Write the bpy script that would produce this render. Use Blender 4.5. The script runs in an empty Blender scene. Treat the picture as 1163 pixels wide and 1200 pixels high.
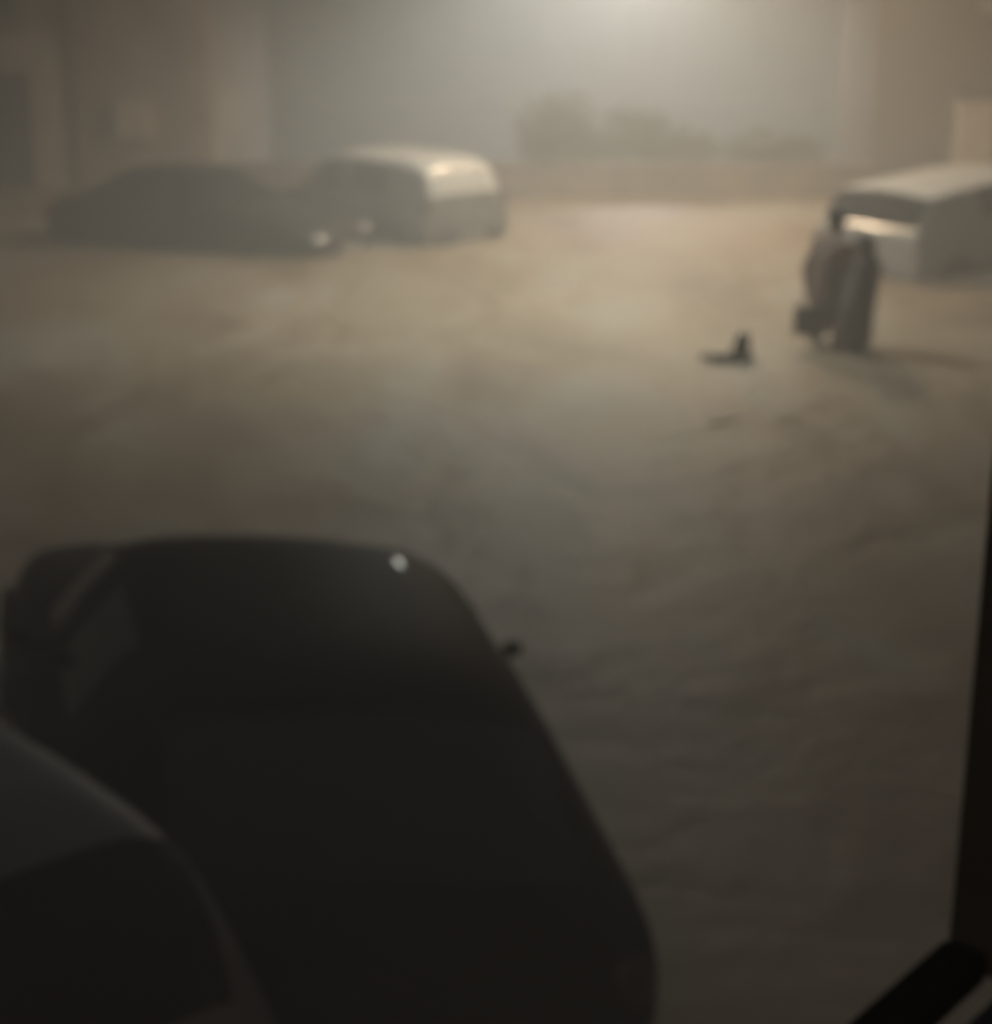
import bpy, bmesh, math, random
from mathutils import Vector, Matrix, noise
random.seed(7)
R = math.radians
sc = bpy.context.scene
col = sc.collection

# ------------------------------------------------------------------ camera
CAM_H, PITCH = 3.6, 17.5
cd = bpy.data.cameras.new('camera')
cam = bpy.data.objects.new('camera', cd); col.objects.link(cam)
cam.location = (0, 0, CAM_H)
cam.rotation_euler = (R(90 - PITCH), 0, 0)
cd.sensor_fit = 'VERTICAL'; cd.sensor_height = 24; cd.lens = 40
cd.clip_start = 0.05; cd.clip_end = 400
cd.dof.use_dof = True; cd.dof.focus_distance = 0.35; cd.dof.aperture_fstop = 11.8
sc.camera = cam

# ------------------------------------------------------------------ night sky
w = bpy.data.worlds.new('World'); sc.world = w; w.use_nodes = True
nt = w.node_tree; bg = nt.nodes['Background']
sky = nt.nodes.new('ShaderNodeTexSky'); sky.sky_type = 'NISHITA'; sky.sun_disc = False
sky.sun_elevation = R(2); sky.sun_rotation = R(200)
sky.air_density = 1.0; sky.dust_density = 6.0
nt.links.new(sky.outputs[0], bg.inputs[0]); bg.inputs[1].default_value = 0.15

sc.view_settings.view_transform = 'Standard'; sc.view_settings.look = 'None'
sc.view_settings.gamma = 1; sc.view_settings.use_curve_mapping = False
sc.view_settings.exposure = -0.17
cy = sc.cycles
cy.use_denoising = True
cy.max_bounces = 6; cy.volume_bounces = 2; cy.diffuse_bounces = 3; cy.glossy_bounces = 3
cy.transmission_bounces = 2; cy.caustics_reflective = False; cy.caustics_refractive = False
cy.sample_clamp_indirect = 4

LAMPS = [((2.9, 25.6, 5.8), 3700, (1, .76, .50)), ((.5, 19.0, 4.9), 1950, (.92, 1, .95)), ((3.0, 36.0, 4.5), 3700, (.93, .98, 1))]  # lamp over the cars, then two added to brighten mid water and fog
HAZE = 0.047

WATER_Z, GROUND_Z = 0.0, -0.35

# ------------------------------------------------------------------ helpers
def link(o, parent=None):
    col.objects.link(o)
    if parent: o.parent = parent
    return o
def tag(o, label=None, cat=None, group=None, kind=None):
    if label: o['label'] = label
    if cat: o['category'] = cat
    if group: o['group'] = group
    if kind: o['kind'] = kind
    return o
def empty(name, loc, rz=0):
    o = bpy.data.objects.new(name, None); o.location = loc; o.rotation_euler = (0, 0, rz)
    o.empty_display_size = .2
    return link(o)
def mk(name, bm, m, parent=None, smooth=False):
    me = bpy.data.meshes.new(name)
    bmesh.ops.recalc_face_normals(bm, faces=bm.faces[:])
    bm.to_mesh(me); bm.free()
    if m: me.materials.append(m)
    if smooth:
        for p in me.polygons: p.use_smooth = True
    return link(bpy.data.objects.new(name, me), parent)
def box(bm, x0, x1, y0, y1, z0, z1, bev=0, mat=None):
    b = bmesh.new(); bmesh.ops.create_cube(b, size=1)
    for v in b.verts:
        v.co = Vector(((x0+x1)/2 + v.co.x*(x1-x0), (y0+y1)/2 + v.co.y*(y1-y0), (z0+z1)/2 + v.co.z*(z1-z0)))
    if bev: bmesh.ops.bevel(b, geom=b.edges[:], offset=bev, segments=2, affect='EDGES', profile=.6)
    if mat: b.transform(mat)
    join(bm, b); return bm
def join(bm, b):
    t = bpy.data.meshes.new('t'); b.to_mesh(t); b.free(); bm.from_mesh(t); bpy.data.meshes.remove(t)
def ball(bm, c, r, sc_=(1, 1, 1), seg=12, rot=None):
    b = bmesh.new(); bmesh.ops.create_uvsphere(b, u_segments=seg, v_segments=max(6, seg//2+2), radius=r)
    M = Matrix.Translation(Vector(c)) @ (rot if rot else Matrix.Identity(4)) @ Matrix.Diagonal((*sc_, 1))
    b.transform(M); join(bm, b)
def cone(bm, p, q, r1, r2, seg=12):
    p, q = Vector(p), Vector(q); d = q - p
    if d.length < 1e-5: return
    b = bmesh.new(); bmesh.ops.create_cone(b, cap_ends=True, segments=seg, radius1=r1, radius2=r2, depth=d.length)
    M = Matrix.Translation((p+q)/2) @ d.to_track_quat('Z', 'Y').to_matrix().to_4x4()
    b.transform(M); join(bm, b)
def cap(bm, p, q, r1, r2, seg=12):
    cone(bm, p, q, r1, r2, seg); ball(bm, p, r1, seg=seg); ball(bm, q, r2, seg=seg)
def evald(o):
    dg = bpy.context.evaluated_depsgraph_get(); dg.update()
    return bpy.data.meshes.new_from_object(o.evaluated_get(dg))
def remeshed(name, bm, vox, m, parent, smooth=6):
    me = bpy.data.meshes.new('t'); bm.to_mesh(me); bm.free()
    o = link(bpy.data.objects.new('t', me))
    r = o.modifiers.new('r', 'REMESH'); r.mode = 'VOXEL'; r.voxel_size = vox
    s = o.modifiers.new('s', 'SMOOTH'); s.iterations = smooth; s.factor = .5
    n = evald(o); n.name = name
    bpy.data.objects.remove(o)
    n.materials.clear(); n.materials.append(m)
    for p in n.polygons: p.use_smooth = True
    return link(bpy.data.objects.new(name, n), parent)

def mat(name, rgb, rough=.6, metal=0, coat=0, spec=.5, var=0, scale=6, bump=0, bscale=40, rgb2=None):
    m = bpy.data.materials.new(name); m.use_nodes = True
    t = m.node_tree; b = t.nodes['Principled BSDF']
    b.inputs['Base Color'].default_value = (*rgb, 1); b.inputs['Roughness'].default_value = rough
    b.inputs['Metallic'].default_value = metal; b.inputs['Coat Weight'].default_value = coat
    b.inputs['Coat Roughness'].default_value = .08
    b.inputs['Specular IOR Level'].default_value = spec
    tc = t.nodes.new('ShaderNodeTexCoord')
    if var or rgb2:
        n = t.nodes.new('ShaderNodeTexNoise'); n.inputs['Scale'].default_value = scale; n.inputs['Detail'].default_value = 6
        t.links.new(tc.outputs['Object'], n.inputs['Vector'])
        r = t.nodes.new('ShaderNodeValToRGB'); r.color_ramp.elements[0].position = .35; r.color_ramp.elements[1].position = .65
        c2 = rgb2 if rgb2 else tuple(c*(1+var) for c in rgb)
        c1 = rgb if rgb2 else tuple(c*(1-var) for c in rgb)
        r.color_ramp.elements[0].color = (*c1, 1); r.color_ramp.elements[1].color = (*c2, 1)
        t.links.new(n.outputs['Fac'], r.inputs['Fac']); t.links.new(r.outputs['Color'], b.inputs['Base Color'])
    if bump:
        n2 = t.nodes.new('ShaderNodeTexNoise'); n2.inputs['Scale'].default_value = bscale; n2.inputs['Detail'].default_value = 5
        t.links.new(tc.outputs['Object'], n2.inputs['Vector'])
        bp = t.nodes.new('ShaderNodeBump'); bp.inputs['Strength'].default_value = bump; bp.inputs['Distance'].default_value = .02
        t.links.new(n2.outputs['Fac'], bp.inputs['Height']); t.links.new(bp.outputs['Normal'], b.inputs['Normal'])
    return m

M = dict(
    dark_paint=mat('dark_paint', (.014, .0115, .011), .5, 0, 0, .04, var=.2, scale=3),
    sedan_paint=mat('sedan_paint', (.035, .031, .028), .4, 0, .1, .3, var=.2, scale=3),
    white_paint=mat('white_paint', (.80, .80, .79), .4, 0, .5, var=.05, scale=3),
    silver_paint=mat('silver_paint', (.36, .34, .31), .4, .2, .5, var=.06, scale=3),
    shaded_van_paint=mat('shaded_white_paint', (.17, .16, .145), .5, 0, 0, .3, var=.1, scale=3),  # white van's body darkened: its shade is put into the paint
    grey_paint=mat('grey_paint', (.14, .13, .125), .5, 0, 0, .3, var=.15, scale=3),
    sheen_glass=mat('painted_sheen_glass', (.68, .67, .64), .4, 0, .3, .5, var=.15, scale=4),  # reflected light put into the pale colour of the van's rear glass
    glass=mat('car_glass', (.012, .012, .013), .15, 0, 0, .3),
    rubber=mat('rubber', (.02, .02, .02), .8, bump=.3),
    plastic=mat('black_plastic', (.025, .025, .025), .6),
    chrome=mat('chrome', (.7, .7, .7), .15, 1),
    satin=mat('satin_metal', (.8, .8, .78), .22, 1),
    lens=mat('headlight_lens', (.6, .6, .57), .12, .3, .5),
    red_lens=mat('tail_light_lens', (.25, .02, .02), .2, 0, .4),
    dark_lens=mat('smoked_lens', (.03, .01, .01), .25, 0, 0, .4),
    plate=mat('number_plate', (.35, .35, .32), .5),
    plaster=mat('brown_plaster', (.38, .29, .21), .9, var=.25, scale=1.2, bump=.4),
    plaster2=mat('rose_plaster', (.12, .088, .07), .9, var=.2, scale=1.0, bump=.4),
    pale=mat('pale_stone', (.62, .55, .47), .85, var=.15, scale=3, bump=.3),
    darkwood=mat('dark_door', (.025, .022, .018), .7, var=.3, scale=4),
    metal=mat('painted_metal', (.06, .055, .05), .5, .3, var=.2),
    concrete=mat('concrete', (.22, .18, .145), .9, var=.25, scale=2, bump=.5),
    asphalt=mat('asphalt', (.05, .048, .045), .9, var=.3, scale=3, bump=.5),
    leaf=mat('leaf', (.05, .065, .03), .7, var=.5, scale=3),
    bark=mat('bark', (.10, .075, .05), .9, var=.3, bump=.4),
    skin=mat('skin', (.45, .29, .21), .55),
    jacketA=mat('brown_jacket', (.20, .13, .10), .85, var=.2, bump=.3),
    jacketB=mat('dark_jacket', (.14, .125, .105), .85, var=.2, bump=.3),
    trouserA=mat('dark_trousers', (.13, .11, .09), .9, var=.2),
    hair=mat('dark_hair', (.02, .014, .01), .7),
    bag=mat('brown_bag', (.09, .055, .04), .8, var=.2),
    debris=mat('wet_debris', (.09, .08, .05), .5, var=.4, bump=.3),
    post=mat('dark_wall', (.045, .042, .04), .85, var=.3, scale=5, bump=.4),
    rail=mat('rail_metal', (.008, .007, .006), .8, spec=.05),
    slab=mat('balcony_slab', (.05, .05, .065), .9, spec=.05, var=.2),
    lampglass=None,
)

# ------------------------------------------------------------------ ground and flood water
bm = bmesh.new(); box(bm, -60, 60, -8, 110, -1.0, GROUND_Z)
tag(mk('ground', bm, M['asphalt']), kind='structure')

def water_mat():
    m = bpy.data.materials.new('flood_water'); m.use_nodes = True
    t = m.node_tree; b = t.nodes['Principled BSDF']; L = t.links.new
    tc = t.nodes.new('ShaderNodeTexCoord')
    mp = t.nodes.new('ShaderNodeMapping'); mp.inputs['Scale'].default_value = (1.2, .5, 1); mp.inputs['Rotation'].default_value = (0, 0, R(18))
    L(tc.outputs['Object'], mp.inputs['Vector'])
    n = t.nodes.new('ShaderNodeTexNoise'); n.inputs['Scale'].default_value = .55; n.inputs['Detail'].default_value = 4
    n.inputs['Roughness'].default_value = .6; n.inputs['Distortion'].default_value = .6
    L(mp.outputs[0], n.inputs['Vector'])
    r = t.nodes.new('ShaderNodeValToRGB')
    e = r.color_ramp.elements; e[0].position = .34; e[0].color = (.25, .18, .115, 1); e[1].position = .70; e[1].color = (.40, .36, .29, 1)
    k = e.new(.5); k.color = (.34, .26, .175, 1)
    L(n.outputs['Fac'], r.inputs['Fac']); L(r.outputs[0], b.inputs['Base Color'])
    r2 = t.nodes.new('ShaderNodeMapRange'); r2.inputs[3].default_value = .45; r2.inputs[4].default_value = .72
    L(n.outputs['Fac'], r2.inputs[0]); L(r2.outputs[0], b.inputs['Roughness'])
    b.inputs['IOR'].default_value = 1.33
    n2 = t.nodes.new('ShaderNodeTexNoise'); n2.inputs['Scale'].default_value = 1.6; n2.inputs['Detail'].default_value = 5
    n2.inputs['Roughness'].default_value = .62; n2.inputs['Distortion'].default_value = .3
    L(tc.outputs['Object'], n2.inputs['Vector'])
    bp = t.nodes.new('ShaderNodeBump'); bp.inputs['Strength'].default_value = .6; bp.inputs['Distance'].default_value = .09
    L(n2.outputs['Fac'], bp.inputs['Height']); L(bp.outputs[0], b.inputs['Normal'])
    return m
bm = bmesh.new()
NX, NY = 260, 330
x0, x1, y0, y1 = -13, 13, -3, 30.9
gv = []
for j in range(NY+1):
    row = []
    for i in range(NX+1):
        x = x0 + (x1-x0)*i/NX; y = y0 + (y1-y0)*j/NY
        p = Vector((x*1.1, y*.8, 0))
        h = noise.fractal(p*.9 + Vector((noise.noise(p*.5)*1.5, 0, 3)), .9, 2.1, 4)*.02 + noise.noise(p*.35)*.02
        row.append(bm.verts.new((x, y, h)))
    gv.append(row)
for j in range(NY):
    for i in range(NX):
        bm.faces.new((gv[j][i], gv[j][i+1], gv[j+1][i+1], gv[j+1][i]))
tag(mk('flood_water', bm, water_mat(), smooth=True), kind='structure')

# ------------------------------------------------------------------ cars
# ring points (half): sill, lower side, shoulder, belt, roof edge, mid top, centre
def stations(kind, L, W, H):
    h, f = W/2, L/2
    g = H/1.47
    if kind == 'hatch':
        S = [  # x, halfwidth, sill z, z1, shoulder z, belt z, (k4y,k4z), top
            (f,      .70*h, .26, .40, .52, .60, .45*h, .62, .63),
            (f-.14,  .93*h, .22, .42, .60, .72, .55*h, .76, .78),
            (f-.70,  1.0*h, .20, .45, .72, .88, .62*h, .93, .95),
            (f-1.12, 1.0*h, .20, .45, .78, .94, .68*h, .99, 1.02),
            (f-1.78, 1.0*h, .20, .45, .80, .96, .69*h, 1.36*g, 1.42*g),
            (f-2.12, 1.0*h, .20, .45, .80, .97, .71*h, 1.40*g, 1.465*g),
            (f-2.22, 1.0*h, .20, .45, .80, .97, .71*h, 1.405*g, 1.47*g),
            (f-3.02, 1.0*h, .20, .45, .82, .98, .70*h, 1.40*g, 1.46*g),
            (f-3.50, .98*h, .22, .45, .84, 1.0, .66*h, 1.34*g, 1.40*g),
            (-f+.20, .94*h, .24, .46, .84, .99, .70*h, 1.02, 1.04),
            (-f+.06, .88*h, .26, .46, .72, .84, .60*h, .86, .87),
            (-f,     .74*h, .30, .44, .56, .62, .50*h, .63, .64)]
        win = [(4, 5), (6, 7)]; ws = 3; rw = 8
    elif kind == 'sedan':
        S = [
            (f,      .70*h, .26, .38, .48, .56, .45*h, .58, .59),
            (f-.16,  .93*h, .22, .40, .58, .68, .55*h, .72, .74),
            (f-.80,  1.0*h, .20, .45, .70, .82, .62*h, .88, .90),
            (f-1.30, 1.0*h, .20, .45, .76, .90, .66*h, .95, .98),
            (f-2.00, 1.0*h, .20, .45, .78, .92, .64*h, 1.32*g, 1.39*g),
            (f-2.36, 1.0*h, .20, .45, .78, .93, .66*h, 1.38*g, 1.45*g),
            (f-2.46, 1.0*h, .20, .45, .78, .93, .66*h, 1.385*g, 1.455*g),
            (f-3.12, 1.0*h, .20, .45, .80, .94, .64*h, 1.34*g, 1.41*g),
            (f-3.30, 1.0*h, .20, .45, .80, .95, .62*h, 1.30*g, 1.37*g),
            (f-3.95, .98*h, .22, .45, .82, .97, .66*h, 1.01, 1.03),
            (-f+.12, .92*h, .24, .46, .80, .93, .60*h, .96, .98),
            (-f,     .76*h, .28, .44, .58, .66, .50*h, .68, .69)]
        win = [(4, 5), (6, 7)]; ws = 3; rw = 8
    else:  # boxy van / SUV
        b = kind == 'van'
        S = [
            (f,      .74*h, .28, .46, .66, .78, .50*h, .80, .82),
            (f-.14,  .95*h, .24, .48, .74, .90, .58*h, .94, .96),
            (f-.55,  1.0*h, .22, .50, .82, .98, .64*h, 1.03, 1.05),
            (f-.92,  1.0*h, .22, .50, .86, 1.02, .72*h, 1.08, 1.10),
            (f-1.42, 1.0*h, .22, .50, .88, 1.05, .76*h, 1.60*H/1.72, 1.66*H/1.72),
            (f-2.00, 1.0*h, .22, .50, .88, 1.05, .79*h, 1.645*H/1.72, 1.71*H/1.72),
            (f-2.10, 1.0*h, .22, .50, .88, 1.05, .79*h, 1.65*H/1.72, 1.72*H/1.72),
            (f-3.05, 1.0*h, .22, .50, .88, 1.05, .79*h, 1.645*H/1.72, 1.715*H/1.72),
            (-f+.24, .99*h, .24, .50, .88, 1.05, .77*h, 1.60*H/1.72, 1.66*H/1.72),
            (-f+.07, .97*h, .26, .50, .88, 1.04, .80*h, 1.08, 1.09),
            (-f+.03, .93*h, .26, .48, .74, .86, .66*h, .87, .88),
            (-f,     .84*h, .30, .46, .60, .66, .55*h, .665, .67)]
        if kind == 'suv':
            S[8:] = [
            (-f+.36, .99*h, .24, .50, .88, 1.02, .80*h, 1.60*H/1.72, 1.665*H/1.72),
            (-f+.15, .98*h, .26, .50, .88, 1.03, .84*h, 1.06, 1.07),
            (-f+.03, .94*h, .26, .48, .86, .98, .80*h, 1.035, 1.045),
            (-f,     .88*h, .30, .46, .70, .84, .74*h, .86, .87)]
        else:
            q = H/1.72
            S = [(a_[0], a_[1], a_[2], a_[3]*q, a_[4]*q, a_[5]*q, a_[6], a_[7]*(q if i not in range(4, 9) else 1), a_[8]*(q if i not in range(4, 9) else 1)) for i, a_ in enumerate(S)]
        win = [(4, 5), (6, 7)]; ws = 3; rw = 8
    return S, win, ws, rw

def make_car(kind, name, L, W, H, paint, loc, heading, label, cat, tilt=(0, 0), mirror=None, screen=None, back=None, roofm=None, msc=1, cr=1):
    root = empty(name, loc, heading)
    root.rotation_euler = (R(tilt[0]), R(tilt[1]), heading)
    tag(root, label, cat)
    S, win, ws, rw = stations(kind, L, W, H)
    bm = bmesh.new(); cl = bm.edges.layers.float.new('crease_edge')
    rings = []
    for (x, hw, z0, z1, z2, z3, y4, z4, zt) in S:
        half = [(hw*.86, z0), (hw, z1), (hw*.985, z2), (hw*.92, z3), (y4, z4), (y4*.5, (z4+2*zt)/3), (0, zt)]
        lf = [bm.verts.new((x, y, z)) for y, z in half]
        rt = [bm.verts.new((x, -y, z)) for y, z in half[:-1]] + [lf[-1]]
        rings.append((lf, rt))
    # material slots: 0 body 1 windscreen 2 rear window 3/4/5/6 side windows 7 roof
    for s in range(len(rings)-1):
        for side in (0, 1):
            a, b = rings[s][side], rings[s+1][side]
            for k in range(6):
                f = bm.faces.new((a[k], a[k+1], b[k+1], b[k]))
                if s == ws and k >= 4: f.material_index = 1
                elif s == rw and k >= 4: f.material_index = 2
                elif k == 3 and (s, s+1) in win: f.material_index = 3 + win.index((s, s+1)) + 2*side
                elif ws < s < rw and k >= 4: f.material_index = 7
        bm.faces.new((rings[s][0][0], rings[s+1][0][0], rings[s+1][1][0], rings[s][1][0]))
    for s in (0, len(rings)-1):
        l, r = rings[s]
        for k in range(5): bm.faces.new((l[k], l[k+1], r[k+1], r[k]))
        bm.faces.new((l[5], l[6], r[5]))
    bm.edges.ensure_lookup_table()
    for s in range(len(rings)-1):
        for side in (0, 1):
            for k, c in ((2, .35), (3, .55), (4, .45)):
                e = bm.edges.get((rings[s][side][k], rings[s+1][side][k]))
                if e: e[cl] = c*cr
    for s in (ws, ws+1, rw, rw+1):
        for side in (0, 1):
            for k in (4, 5):
                e = bm.edges.get((rings[s][side][k], rings[s][side][k+1]))
                if e: e[cl] = .5*cr
            e = bm.edges.get((rings[s][side][3], rings[s][side][4]))
            if e: e[cl] = .3
    bmesh.ops.recalc_face_normals(bm, faces=bm.faces[:])
    me = bpy.data.meshes.new('t'); bm.to_mesh(me); bm.free()
    for i in range(8): me.materials.append(M['glass'])
    o = link(bpy.data.objects.new('t', me)); md = o.modifiers.new('s', 'SUBSURF'); md.levels = 3; md.render_levels = 3
    ev = evald(o); bpy.data.objects.remove(o)
    names = ['body', 'windscreen', 'rear_window', 'side_window', 'side_window', 'side_window', 'side_window', 'roof']
    for idx, nm in enumerate(names):
        b = bmesh.new(); b.from_mesh(ev)
        dead = [f for f in b.faces if f.material_index != idx]
        bmesh.ops.delete(b, geom=dead, context='FACES')
        for f in b.faces: f.material_index = 0; f.smooth = True
        glassy = 1 <= idx <= 6
        if glassy:
            # inset the glass a little behind its frame
            for v in b.verts: v.co -= v.normal*.004
        mm = bpy.data.meshes.new(nm); b.to_mesh(mm); b.free()
        if not len(mm.polygons): continue
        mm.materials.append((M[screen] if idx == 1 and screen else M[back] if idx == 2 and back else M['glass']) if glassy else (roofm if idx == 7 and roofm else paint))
        link(bpy.data.objects.new(nm, mm), root)
        if glassy:
            # rubber trim line along the pane's rim
            pass
    f, h = L/2, W/2
    big = kind in ('van', 'suv')
    zl = .74 if big else .60
    for sy in (1, -1):
        b = bmesh.new(); ball(b, (f-.10, sy*h*.72, zl), .13, (.75, 1.15, .55 if not big else .7), 16)
        mk('headlight', b, M['lens'], root, True)
        b = bmesh.new(); ball(b, (-f+.09, sy*h*(.84 if msc == 1 else .76), .86 if big else .78), .11, (.5, .8, 1.25), 14)
        mk('tail_light', b, M['red_lens'] if paint not in (M['dark_paint'], M['shaded_van_paint']) else M['dark_lens'], root, True)
        # wing mirror: stalk and shell
        xm = mirror or (f-1.35 if not big else f-1.12); zm = 1.0 if not big else 1.12
        b = bmesh.new(); ball(b, (xm, sy*(h+.07*msc), zm), .1*msc, (.55, 1.05, .72), 14)
        box(b, xm-.03, xm+.03, min(sy*(h-.12), sy*(h+.03)), max(sy*(h-.12), sy*(h+.03)), zm-.05, zm-.02, .004)
        mk('wing_mirror', b, paint, root, True)
        for xd in (f-2.02 if not big else f-1.9, f-2.95):
            b = bmesh.new(); box(b, xd-.09, xd+.09, min(sy*h*.985, sy*(h+.02)), max(sy*h*.985, sy*(h+.02)), .80, .825, .006)
            mk('door_handle', b, M['plastic'], root)
        b = bmesh.new(); box(b, -f+.75, f-.75, min(sy*(h-.02), sy*(h+.012)), max(sy*(h-.02), sy*(h+.012)), .42, .48, .01)
        mk('side_moulding', b, M['plastic'], root)
        for xw in (f-.80, -f+.78):
            yw = sy*(h-.08)
            b = bmesh.new()
            prof = [(.20, -.09), (.29, -.095), (.315, -.07), (.32, 0), (.315, .07), (.29, .095), (.20, .09)]
            n = 28; rows = []
            for i in range(n):
                a = 2*math.pi*i/n
                rows.append([b.verts.new((xw+r*math.cos(a), yw+d, .32+r*math.sin(a))) for r, d in prof])
            for i in range(n):
                p, q = rows[i], rows[(i+1) % n]
                for k in range(len(prof)): b.faces.new((p[k], p[(k+1) % 7], q[(k+1) % 7], q[k]))
            wh = empty('wheel', (0, 0, 0)); wh.parent = root
            mk('tyre', b, M['rubber'], wh, True)
            b = bmesh.new(); ye = yw + sy*.085
            cone(b, (xw, yw-sy*.02, .32), (xw, yw+sy*.03, .32), .20, .20, 24)
            for i in range(7):
                a = 2*math.pi*i/7
                cone(b, (xw, ye-sy*.02, .32), (xw+.19*math.cos(a), ye-sy*.03, .32+.19*math.sin(a)), .03, .022, 8)
            ball(b, (xw, ye-sy*.02, .32), .05, (1, .4, 1))
            mk('rim', b, M['chrome'], wh, True)
            # dark wheel arch lip
            b = bmesh.new(); N = 16
            for i in range(N):
                a0, a1 = math.pi*i/N, math.pi*(i+1)/N
                P = lambda a: (xw+.365*math.cos(a), sy*(h+.004), .32+.365*math.sin(a))
                cone(b, P(a0), P(a1), .022, .022, 6)
            mk('wheel_arch', b, M['plastic'], root, True)
    b = bmesh.new(); box(b, f-.03, f+.035, -h*.68, h*.68, .36, .48, .02); mk('front_bumper', b, M['plastic'], root)
    b = bmesh.new(); box(b, -f-.035, -f+.03, -h*.72, h*.72, .38, .50, .02); mk('rear_bumper', b, M['plastic'], root)
    b = bmesh.new(); zg = .66 if big else .545
    for i in range(4): box(b, f-.06, f+.012, -h*.36, h*.36, zg-.05+i*.032, zg-.032+i*.032, .003)
    mk('grille', b, M['chrome'], root)
    zp = .40 if msc == 1 else .24; b = bmesh.new(); box(b, -f-.048, -f-.036, -.26, .26, zp, zp+.085, .003); mk('number_plate', b, M['plate'], root)
    b = bmesh.new(); box(b, f+.036, f+.048, -.26, .26, .37, .455, .003); mk('number_plate', b, M['plate'], root)
    return root

G = GROUND_Z
make_car('van', 'van', 3.9, 1.7, 1.55, M['shaded_van_paint'], (-1.72, 25.5, G), R(180-46),
         'white van with shade painted into its body and reflected light into its rear window, standing behind the dark saloon', 'van', back='sheen_glass', roofm=M['white_paint'], cr=.35)
make_car('sedan', 'saloon_car', 4.5, 1.76, 1.48, M['sedan_paint'], (-4.05, 24.05, G), R(-24),
         'dark saloon car half lost in the mist, its bonnet pointing at the pale van', 'car')
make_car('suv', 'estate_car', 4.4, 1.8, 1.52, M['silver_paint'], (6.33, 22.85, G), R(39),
         'pale silver estate car cut by the right edge, dark rear window above a bright ledge', 'car', roofm=M['white_paint'], tilt=(0, -3))  # white roof over silver body puts the lamplight from above into paint
make_car('hatch', 'hatchback_car', 4.6, 2.24, 1.52, M['dark_paint'], (-1.10, 7.12, G), R(90+17),
         'near black hatchback filling the foreground, seen from above with its roof foremost', 'car', mirror=.25, msc=.55, tilt=(8.5, -3), cr=.2)
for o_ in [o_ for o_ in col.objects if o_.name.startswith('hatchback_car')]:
    b = bmesh.new(); box(b, .0, .14, -.49, -.45, 1.455, 1.485, .008); mk('glint_strip', b, M['satin'], o_, True)  # added metal strip that catches lamplight as a glint on the roof
make_car('van', 'tall_car', 4.2, 1.8, 1.87, M['grey_paint'], (-2.66, 5.03, G), R(90+47),
         'dark grey tall car at the bottom left with pale roof edge and black rear window', 'car', cr=.3)

# ------------------------------------------------------------------ buildings
def wall_panel(bm, x0, x1, y0, y1, z0, z1, holes):
    xs = sorted({x0, x1, *[h[0] for h in holes], *[h[1] for h in holes]})
    for a, b in zip(xs, xs[1:]):
        hs = sorted([h for h in holes if h[0] <= a + 1e-6 and h[1] >= b - 1e-6], key=lambda h: h[2])
        z = z0
        for h in hs:
            if h[2] > z: box(bm, a, b, y0, y1, z, h[2])
            z = h[3]
        if z < z1: box(bm, a, b, y0, y1, z, z1)

YF = 30.6
def building(name, x0, x1, m, label, holes, dp=8):
    root = empty(name, ((x0+x1)/2, YF+3, G)); tag(root, label, 'building'); ox = (x0+x1)/2
    bm = bmesh.new(); wall_panel(bm, x0, x1, YF, YF+.35, G, 7.2, holes)
    box(bm, x0, x0+.35, YF+.35, YF+dp, G, 7.2); box(bm, x1-.35, x1, YF+.35, YF+dp, G, 7.2); box(bm, x0+.35, x1-.35, YF+dp-.35, YF+dp, G, 7.2)
    w_ = mk('wall', bm, m, root)
    bm = bmesh.new(); box(bm, x0-.25, x1+.25, YF-.3, YF+dp+.3, 7.2, 7.45, .03)
    r_ = mk('roof', bm, M['concrete'], root)
    parts = [w_, r_]
    return root, parts
def fix(root, parts):
    for o in parts: o.location = -Vector(root.location)

# left building: door opening with pale surround, upper window
hL = [(-10.4, -8.1, G, 1.97), (-10.2, -8.25, 2.85, 4.4), (-6.9, -5.9, 4.2, 5.6)]
root, ps = building('house', -15, -5.0, M['plaster'], 'brown plastered house at the left with dark doorway in a pale surround', hL)
bm = bmesh.new(); box(bm, -8.1, -7.58, YF-.14, YF-.002, G, 2.62, .01); box(bm, -10.9, -8.1, YF-.14, YF-.002, 1.97, 2.62, .01); box(bm, -10.9, -10.4, YF-.14, YF-.002, G, 1.97, .01)
ps.append(mk('door_surround', bm, M['pale'], root))
bm = bmesh.new()
for i in range(12): box(bm, -10.4+i*.1917, -10.4+i*.1917+.185, YF+.2, YF+.25, G, 1.97, .004)
d = mk('door', bm, M['darkwood'], root); ps.append(d)
b = bmesh.new(); cone(b, (-8.35, YF+.14, .75), (-8.35, YF+.14, .95), .015, .015); mk('handle', b, M['chrome'], d)
for (a, c, z0, z1) in hL[1:]:
    bm = bmesh.new(); box(bm, a, c, YF+.15, YF+.17, z0, z1); wd = mk('window', bm, M['glass'], root); ps.append(wd)
    bm = bmesh.new(); box(bm, a, a+.06, YF+.1, YF+.149, z0, z1); box(bm, c-.06, c, YF+.1, YF+.149, z0, z1); box(bm, a+.06, c-.06, YF+.1, YF+.149, z0, z0+.06); box(bm, a+.06, c-.06, YF+.1, YF+.149, z1-.06, z1); box(bm, (a+c)/2-.03, (a+c)/2+.03, YF+.1, YF+.149, z0+.06, z1-.06)
    mk('frame', bm, M['pale'], wd)
bm = bmesh.new(); cone(bm, (-7.42, YF-.07, G), (-7.42, YF-.07, 7.1), .06, .06, 12)
for z in (.6, 2.2, 3.8, 5.4): cone(bm, (-7.42, YF-.07, z), (-7.42, YF-.07, z+.05), .075, .075, 12)
ps.append(mk('drainpipe', bm, M['metal'], root, True))
fix(root, ps)
bm = bmesh.new(); box(bm, -6.66, -6.0, YF-.22, YF-.002, .85, 1.5, .03); box(bm, -6.60, -6.06, YF-.235, YF-.221, .9, 1.45, .005)
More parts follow.
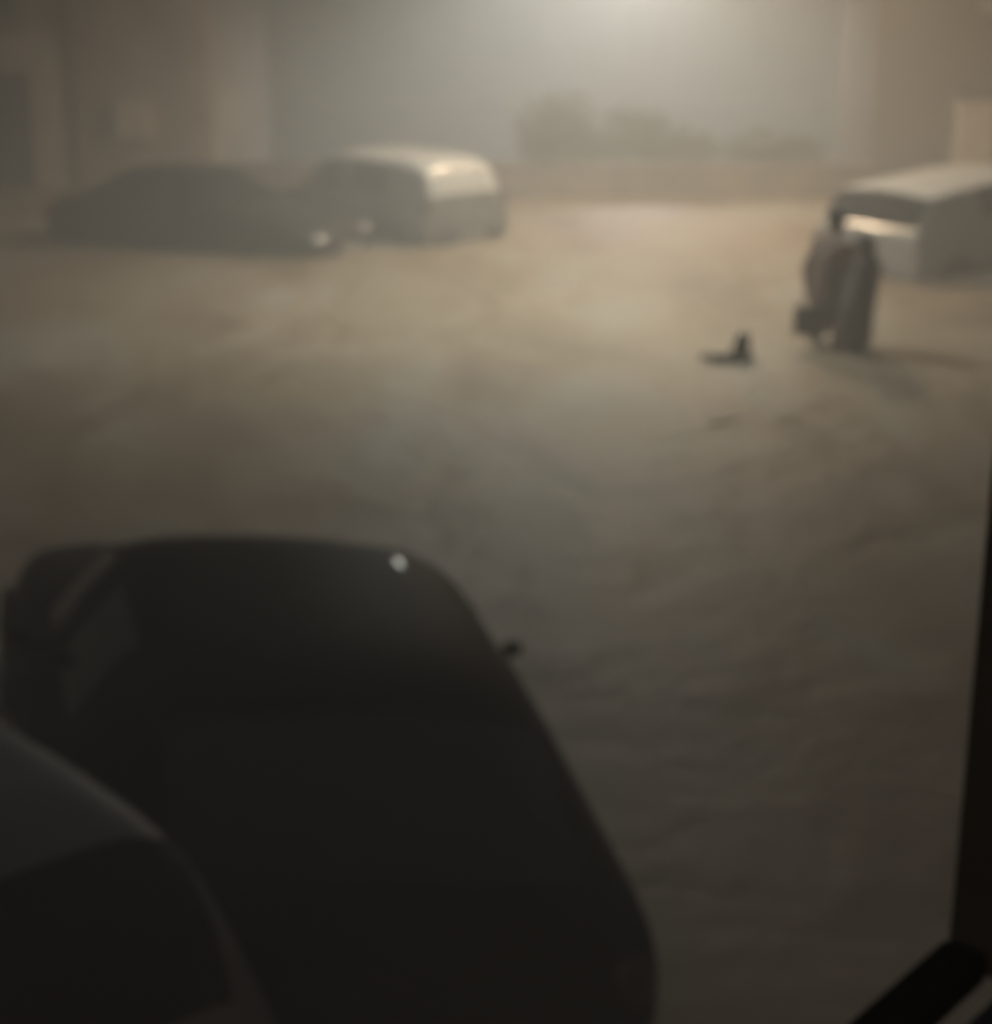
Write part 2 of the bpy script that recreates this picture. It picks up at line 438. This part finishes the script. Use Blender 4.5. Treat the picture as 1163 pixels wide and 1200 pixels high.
mb = mk('meter_box', bm, M['pale']); tag(mb, 'pale meter box mounted on the brown house wall beside the drainpipe', 'meter box')

hR = [(8.45, 9.9, 3.12, 4.6), (7.1, 7.9, 3.9, 5.3)]
root, ps = building('house', 6.6, 15, M['plaster2'], 'reddish brown house at the right behind the pale gate post', hR, 3.2)
for (a, c, z0, z1) in hR:
    bm = bmesh.new(); box(bm, a, c, YF+.15, YF+.17, z0, z1); wd = mk('window', bm, M['glass'], root); ps.append(wd)
    bm = bmesh.new(); box(bm, a, a+.06, YF+.1, YF+.149, z0, z1); box(bm, c-.06, c, YF+.1, YF+.149, z0, z1); box(bm, a+.06, c-.06, YF+.1, YF+.149, z0, z0+.06); box(bm, a+.06, c-.06, YF+.1, YF+.149, z1-.06, z1)
    mk('frame', bm, M['pale'], wd)
    bm = bmesh.new(); box(bm, a-.12, c+.12, YF-.16, YF+.09, z0-.12, z0-.002, .01); mk('sill', bm, M['pale'], wd)
fix(root, ps)
bm = bmesh.new(); box(bm, 7.85, 8.42, 29.4, 29.95, G, 1.42, .02); box(bm, 7.8, 8.47, 29.35, 30.0, 1.42, 1.52, .02)
gp = mk('gate_post', bm, M['pale']); tag(gp, 'pale square stone gate post in front of the reddish brown house', 'gate post')

# far end of the street
root = empty('apartment_building', (0, 58, G)); tag(root, 'block closing the street, almost lost in the lit fog', 'building')
bm = bmesh.new(); hs = [(-12+i*4, -10.6+i*4, z, z+1.6) for i in range(7) for z in (1.0, 4.0, 7.0)]
wall_panel(bm, -20, 20, 55, 55.4, G, 10, hs); w_ = mk('wall', bm, M['plaster'], root)
bm = bmesh.new(); box(bm, -20.3, 20.3, 54.7, 62, 10, 10.3); r_ = mk('roof', bm, M['concrete'], root)
ps = [w_, r_]
for (a, c, z0, z1) in hs:
    bm = bmesh.new(); box(bm, a, c, 55.15, 55.17, z0, z1); box(bm, (a+c)/2-.04, (a+c)/2+.04, 55.1, 55.149, z0, z1); ps.append(mk('window', bm, M['glass'], root))
fix(root, ps)

# low wall in front of the bushes
bm = bmesh.new(); box(bm, -4.7, 6.3, 29.0, 29.2, G, .50, .01); box(bm, -4.75, 6.35, 28.95, 29.25, .502, .58, .01)
tag(mk('low_wall', bm, M['concrete']), 'low brown concrete wall at the far edge of the flood below the bushes', 'wall')

def bush(x, y, rx, ry, h, label, n=2600):
    root = empty('bush', (x, y, G)); tag(root, label, 'bush', 'bushes behind the low wall')
    rnd = random.Random(int(x*100)); bm = bmesh.new()
    lobes = [(rnd.uniform(-.5, .5)*rx, rnd.uniform(-.5, .5)*ry, rnd.uniform(.3, .72)*h, rnd.uniform(.3, .5)) for _ in range(9)]
    for i in range(n):
        lx, ly, lz, lr = rnd.choice(lobes)
        d = Vector((rnd.gauss(0, 1), rnd.gauss(0, 1), rnd.gauss(0, 1))).normalized()*lr*rnd.uniform(.5, 1.0)
        c = Vector((lx, ly, lz)) + Vector((d.x*rx*1.2, d.y*ry*1.2, d.z*h*.62))
        if c.z < .05: continue
        u = Vector((rnd.gauss(0, 1), rnd.gauss(0, 1), rnd.gauss(0, 1))).normalized(); v = u.orthogonal().normalized()
        s = rnd.uniform(.03, .06)
        bm.faces.new([bm.verts.new(c+u*s*1.6), bm.verts.new(c+v*s*.7), bm.verts.new(c-u*s*1.6), bm.verts.new(c-v*s*.7)])
    mk('foliage', bm, M['leaf'], root)
    bm = bmesh.new()
    for lx, ly, lz, lr in lobes: cone(bm, (rnd.uniform(-.1, .1), rnd.uniform(-.1, .1), 0), (lx, ly, lz), .035, .012, 6)
    mk('stem', bm, M['bark'], root)
bush(1.2, 30.4, 1.0, .6, 2.15, 'tallest dark bush behind the low wall, nearest the white van')
bush(3.0, 30.6, 1.35, .6, 1.85, 'broad middle bush behind the low wall under the lamp glow')
bush(4.9, 30.4, 1.1, .5, 1.45, 'lowest bush behind the low wall beside the reddish brown house')

# ------------------------------------------------------------------ street lamp just above the frame, plus two added to brighten water and fog
lm = bpy.data.materials.new('lamp_bulb'); lm.use_nodes = True
e = lm.node_tree.nodes['Principled BSDF']; e.inputs['Emission Color'].default_value = (1, .86, .66, 1); e.inputs['Emission Strength'].default_value = 30
for (LP, LW, LC), lab, ends in zip(LAMPS, ('lit street lamp hanging on a cable above the parked cars', 'added unseen street lamp that brightens the open flood water', 'added unseen street lamp that brightens the fog further down the street'), (0, 1, 2)):
    root = empty('hanging_street_lamp', LP); tag(root, lab, 'street lamp', 'lamps hung over the street')
    bm = bmesh.new()
    prof = [(.03, .42), (.10, .40), (.16, .30), (.30, .16), (.32, .12), (.28, .13), (.12, .28)]
    n = 24; rows = [[bm.verts.new((r*math.cos(2*math.pi*i/n), r*math.sin(2*math.pi*i/n), z+.1)) for r, z in prof] for i in range(n)]
    for i in range(n):
        for k in range(len(prof)-1): bm.faces.new((rows[i][k], rows[i][k+1], rows[(i+1) % n][k+1], rows[(i+1) % n][k]))
    mk('lamp_shade', bm, M['metal'], root, True)
    bm = bmesh.new(); ball(bm, (0, 0, .34), .09); mk('bulb', bm, lm, root, True)
    bm = bmesh.new(); cone(bm, (0, 0, .52), (0, 0, .95), .012, .012, 8)
    E = [(Vector((-5.3, YF-.05, 6.6)), Vector((6.8, YF-.05, 6.6))), (Vector((-5.6, YF-.05, 7.1)), Vector((7.1, YF-.05, 7.1))), (Vector((-5.1, YF+7.9, 6.8)), Vector((6.7, YF+3.1, 6.8)))][ends]
    top = Vector((0, 0, .95)); a_, b_ = E[0]-Vector(LP), E[1]-Vector(LP)
    sag = Vector((0, 0, -.12))
    pts = [a_, (a_+top)/2+sag, top, (b_+top)/2+sag, b_]
    for p, q in zip(pts, pts[1:]): cone(bm, p, q, .01, .01, 6)
    mk('cable', bm, M['metal'], root)
    ld = bpy.data.lights.new('street_lamp_light', 'SPOT'); ld.spot_size = R(168); ld.spot_blend = (.5, .9, .4)[ends]; ld.energy = LW; ld.color = LC; ld.shadow_soft_size = .5
    lo = bpy.data.objects.new('street_lamp_light', ld); lo.location = LP; link(lo)

# ------------------------------------------------------------------ people
def hand(bm, wrist, fwd, side, curl, s=1):
    wrist, fwd, side = Vector(wrist), Vector(fwd).normalized(), Vector(side).normalized()
    nrm = fwd.cross(side).normalized()
    palm = wrist + fwd*.05
    for k in (-1, 0, 1): cap(bm, wrist + side*k*.012, wrist + fwd*.085 + side*k*.026, .016, .015, 8)
    for i, ln in enumerate((.062, .074, .080, .070)):
        b0 = wrist + fwd*.085 + side*((i-1.5)*.019)
        d1 = (fwd + nrm*curl*.4).normalized(); d2 = (fwd*(1-curl*.6) + nrm*curl).normalized()
        b1 = b0 + d1*ln*.5; b2 = b1 + d2*ln*.5
        cap(bm, b0, b1, .0095, .009, 8); cap(bm, b1, b2, .009, .0075, 8)
    t0 = wrist + fwd*.03 - side*.03; t1 = t0 + (fwd*.6 - side*.7 + nrm*.3).normalized()*.035; t2 = t1 + (fwd*.9 - side*.2 + nrm*.4).normalized()*.03
    cap(bm, t0, t1, .012, .011, 8); cap(bm, t1, t2, .011, .009, 8)

def person(loc, rz, label, J, jm, tm, hair_long=False, hood=False):
    """J: dict of joints in local coordinates (x right, y forward), feet on z=0"""
    root = empty('person', loc, rz); tag(root, label, 'person')
    V = {k: Vector(v) for k, v in J.items()}
    neck, head, pel, ch = V['neck'], V['head'], V['pelvis'], V['chest']
    up = (head - neck).normalized(); fwd = V['face'].normalized(); sd = up.cross(fwd).normalized(); fwd = sd.cross(up).normalized()
    Rm = Matrix((sd, fwd, up)).transposed().to_4x4()
    bm = bmesh.new()
    ball(bm, head + up*.02, .1, (.76, .94, 1.12), 20, Rm)
    ball(bm, head + fwd*.02 - up*.045, .078, (.78, .9, .95), 16, Rm)       # jaw
    ball(bm, head + fwd*.102 - up*.012, .016, (.8, 1, 1.5), 8, Rm)          # nose
    for s in (1, -1):
        ball(bm, head + sd*s*.078 - up*.0, .02, (.4, .8, 1.3), 8, Rm)       # ear
        ball(bm, head + sd*s*.033 + fwd*.082 + up*.015, .014, (1, .5, .6), 8, Rm)
    ball(bm, head + fwd*.09 - up*.05, .02, (1.2, .5, .3), 8, Rm)
    cap(bm, neck - up*.05, head - up*.06, .058, .05)
    cap(bm, ch, neck - up*.05, .13, .07); cap(bm, pel, ch, .125, .13)
    for s, a in ((1, 'R'), (-1, 'L')):
        sh, el, wr = V['sh'+a], V['el'+a], V['wr'+a]
        cap(bm, ch + up*.08, sh, .08, .055); cap(bm, sh, el, .052, .041); cap(bm, el, wr, .04, .027)
        d = (wr - el).normalized(); hand(bm, wr, d, sd*s, .6)
        hp, kn, an = V['hp'+a], V['kn'+a], V['an'+a]
        cap(bm, pel, hp, .11, .095); cap(bm, hp, kn, .09, .058); cap(bm, kn, an, .056, .038)
        f = (V['face']*Vector((1, 1, 0))).normalized()
        cap(bm, an - Vector((0, 0, .03)), an + f*.15 - Vector((0, 0, .055)), .04, .03)
    remeshed('body', bm, .009, M['skin'], root, 3)
    bm = bmesh.new()                                                        # jacket
    cap(bm, ch + Vector((0, 0, .02)), neck - up*.06, .155, .085); cap(bm, pel - Vector((0, 0, .08)), ch, .175, .165); cap(bm, pel - Vector((0, 0, .24)), pel, .175, .175)
    for a in 'RL':
        sh, el, wr = V['sh'+a], V['el'+a], V['wr'+a]
        cap(bm, ch + up*.06, sh, .11, .08); cap(bm, sh, el, .078, .062); cap(bm, el, wr - (wr-el).normalized()*.02, .062, .045)
    if hood: ball(bm, head - fwd*.018 + up*.03, .122, (.9, .92, 1.12), 18, Rm); cap(bm, neck, head - fwd*.05, .09, .09)
    remeshed('jacket', bm, .014, jm, root, 5)
    bm = bmesh.new()                                                        # trousers
    for a in 'RL':
        hp, kn, an = V['hp'+a], V['kn'+a], V['an'+a]
        cap(bm, pel, hp, .135, .118); cap(bm, hp, kn, .112, .08); cap(bm, kn, an + Vector((0, 0, .04)), .08, .066)
    remeshed('trousers', bm, .014, tm, root, 5)
    bm = bmesh.new()                                                        # boots
    f = (V['face']*Vector((1, 1, 0))).normalized()
    for a in 'RL':
        an = V['an'+a]; cap(bm, an + Vector((0, 0, .12)), an - Vector((0, 0, .03)), .06, .055); cap(bm, an - Vector((0, 0, .03)), an + f*.16 - Vector((0, 0, .05)), .052, .04)
    remeshed('boots', bm, .014, M['rubber'], root, 3)
    if not hood:
        bm = bmesh.new(); ball(bm, head - fwd*.022 + up*.04, .108, (.82, .9, 1.05), 18, Rm)
        if hair_long: cap(bm, head - fwd*.06, neck - fwd*.04, .07, .06)
        remeshed('hair', bm, .012, M['hair'], root, 4)
    return root
# first person: upright, turned to the other, bag at the hip
person((3.36, 17.15, G), R(-60), 'person in brown jacket wading beside the pale off-road car, holding a brown bag', dict(
    pelvis=(0, 0, .88), chest=(0, .02, 1.18), neck=(0, .03, 1.42), head=(0, .06, 1.57), face=(0, 1, -.15),
    shR=(.19, .02, 1.36), elR=(.25, .08, 1.10), wrR=(.20, .28, .98), shL=(-.19, .02, 1.36), elL=(-.27, -.05, 1.08), wrL=(-.26, -.02, .84),
    hpR=(.1, 0, .84), knR=(.12, .08, .46), anR=(.12, .02, .09), hpL=(-.1, 0, .84), knL=(-.12, .0, .46), anL=(-.13, -.1, .09)), M['jacketA'], M['trouserA'])
person((3.645, 16.80, G), R(55), 'shorter person in dark hooded jacket wading shoulder to shoulder with the person holding the bag', dict(
    pelvis=(0, .06, .74), chest=(0, .02, 1.02), neck=(0, 0, 1.23), head=(0, .03, 1.36), face=(0, 1, -.3),
    shR=(.18, -.02, 1.18), elR=(.27, .02, .93), wrR=(.2, .24, .82), shL=(-.18, -.02, 1.18), elL=(-.28, -.04, .92), wrL=(-.26, .10, .70),
    hpR=(.1, .06, .72), knR=(.13, .2, .40), anR=(.13, .06, .09), hpL=(-.1, .06, .72), knL=(-.14, .16, .40), anL=(-.15, -.02, .09)), M['jacketB'], M['trouserA'], hood=True)
root = empty('shoulder_bag', (3.13, 16.98, .12)); tag(root, 'brown bag hanging from the hand of the person in the brown jacket', 'bag')
bm = bmesh.new(); box(bm, -.13, .13, -.07, .07, 0, .30, .04); mk('bag_body', bm, M['bag'], root, True)
bm = bmesh.new()
for i in range(10):
    a0, a1 = math.pi*i/10, math.pi*(i+1)/10
    cone(bm, (.09*math.cos(a0), 0, .29+.10*math.sin(a0)), (.09*math.cos(a1), 0, .29+.10*math.sin(a1)), .01, .01, 6)
mk('handle', bm, M['bag'], root)

# ------------------------------------------------------------------ things adrift
root = empty('floating_debris', (2.36, 16.35, -.04)); tag(root, 'small dark piece of debris jutting out of the flood left of the people', 'debris')
bm = bmesh.new(); Mx = Matrix.Rotation(R(8), 4, 'Z') @ Matrix.Rotation(R(5), 4, 'Y')
b = bmesh.new(); bmesh.ops.create_cube(b, size=1)
for v in b.verts:
    t = (v.co.x+.5); v.co = Vector((-.40+t*.52, v.co.y*(.05+.22*t), v.co.z*(.03+.10*t)+.06))
bmesh.ops.bevel(b, geom=b.edges[:], offset=.012, segments=2, affect='EDGES'); b.transform(Mx); join(bm, b)
mk('plank', bm, M['debris'], root, True)
bm = bmesh.new(); b = bmesh.new(); bmesh.ops.create_cube(b, size=1)
for v in b.verts:
    t = (v.co.z+.5); v.co = Vector((.02+.03*t+v.co.x*(.19-.07*t), v.co.y*(.14-.04*t), .06+t*.26))
bmesh.ops.bevel(b, geom=b.edges[:], offset=.02, segments=2, affect='EDGES'); join(bm, b)
mk('stump', bm, M['debris'], root, True)

bm = bmesh.new()
p0 = Vector((-.42, .0, .0))
pts = [Vector((-.42+.17*i, .04*math.sin(i*1.3), .015+.008*math.sin(i*2))) for i in range(6)]
for i, (p, q) in enumerate(zip(pts, pts[1:])): cap(bm, p, q, .028-.003*i, .025-.003*i, 8)
cap(bm, pts[2], pts[2]+Vector((.14, .12, .03)), .014, .006, 6); cap(bm, pts[3], pts[3]+Vector((.1, -.1, .02)), .012, .005, 6)
br = mk('floating_branch', bm, M['debris'], smooth=True); br.location = (2.2, 13.95, -.022); br.rotation_euler = (0, 0, R(12))
tag(br, 'thin dark branch drifting on the flood in front of the jutting debris', 'branch')

# ------------------------------------------------------------------ balcony corner at the right
root = empty('balcony', (.286, .95, 3.02)); tag(root, 'dark balcony corner with post and rail at the right edge, very near', 'balcony')
bm = bmesh.new()
u = Vector((math.sin(R(41)), math.cos(R(41)), 0)); nrm = Vector((u.y, -u.x, 0))
def obox(bm, o, a0, a1, b0, b1, z0, z1, bev=0):
    Mx = Matrix.Translation(Vector(o)) @ Matrix((u, nrm, Vector((0, 0, 1)))).transposed().to_4x4()
    box(bm, a0, a1, b0, b1, z0, z1, bev, Mx)
obox(bm, (0, 0, 0), 0, .25, 0, .25, -.02, 1.6, .004); mk('post', bm, M['post'], root)
bm = bmesh.new(); obox(bm, (0, 0, 0), -.5, -.004, .0, .03, -.02, .0, .004); mk('handrail', bm, M['rail'], root)
bm = bmesh.new(); obox(bm, (0, 0, 0), -.5, .25, .034, .08, -.9, -.03, .004); mk('parapet_panel', bm, M['slab'], root)

# ------------------------------------------------------------------ haze
bm = bmesh.new(); box(bm, -70, 70, -12, 120, -2.2, 13)
hz = mk('haze', bm, None); tag(hz, kind='stuff')
hm = bpy.data.materials.new('haze'); hm.use_nodes = True; t = hm.node_tree
for n_ in list(t.nodes):
    if n_.type != 'OUTPUT_MATERIAL': t.nodes.remove(n_)
out = [n_ for n_ in t.nodes if n_.type == 'OUTPUT_MATERIAL'][0]
pv = t.nodes.new('ShaderNodeVolumePrincipled')
pv.inputs['Color'].default_value = (.84, .84, .82, 1); pv.inputs['Density'].default_value = HAZE; pv.inputs['Anisotropy'].default_value = .15
t.links.new(pv.outputs[0], out.inputs['Volume'])
hz.data.materials.append(hm); hz.display_type = 'WIRE'
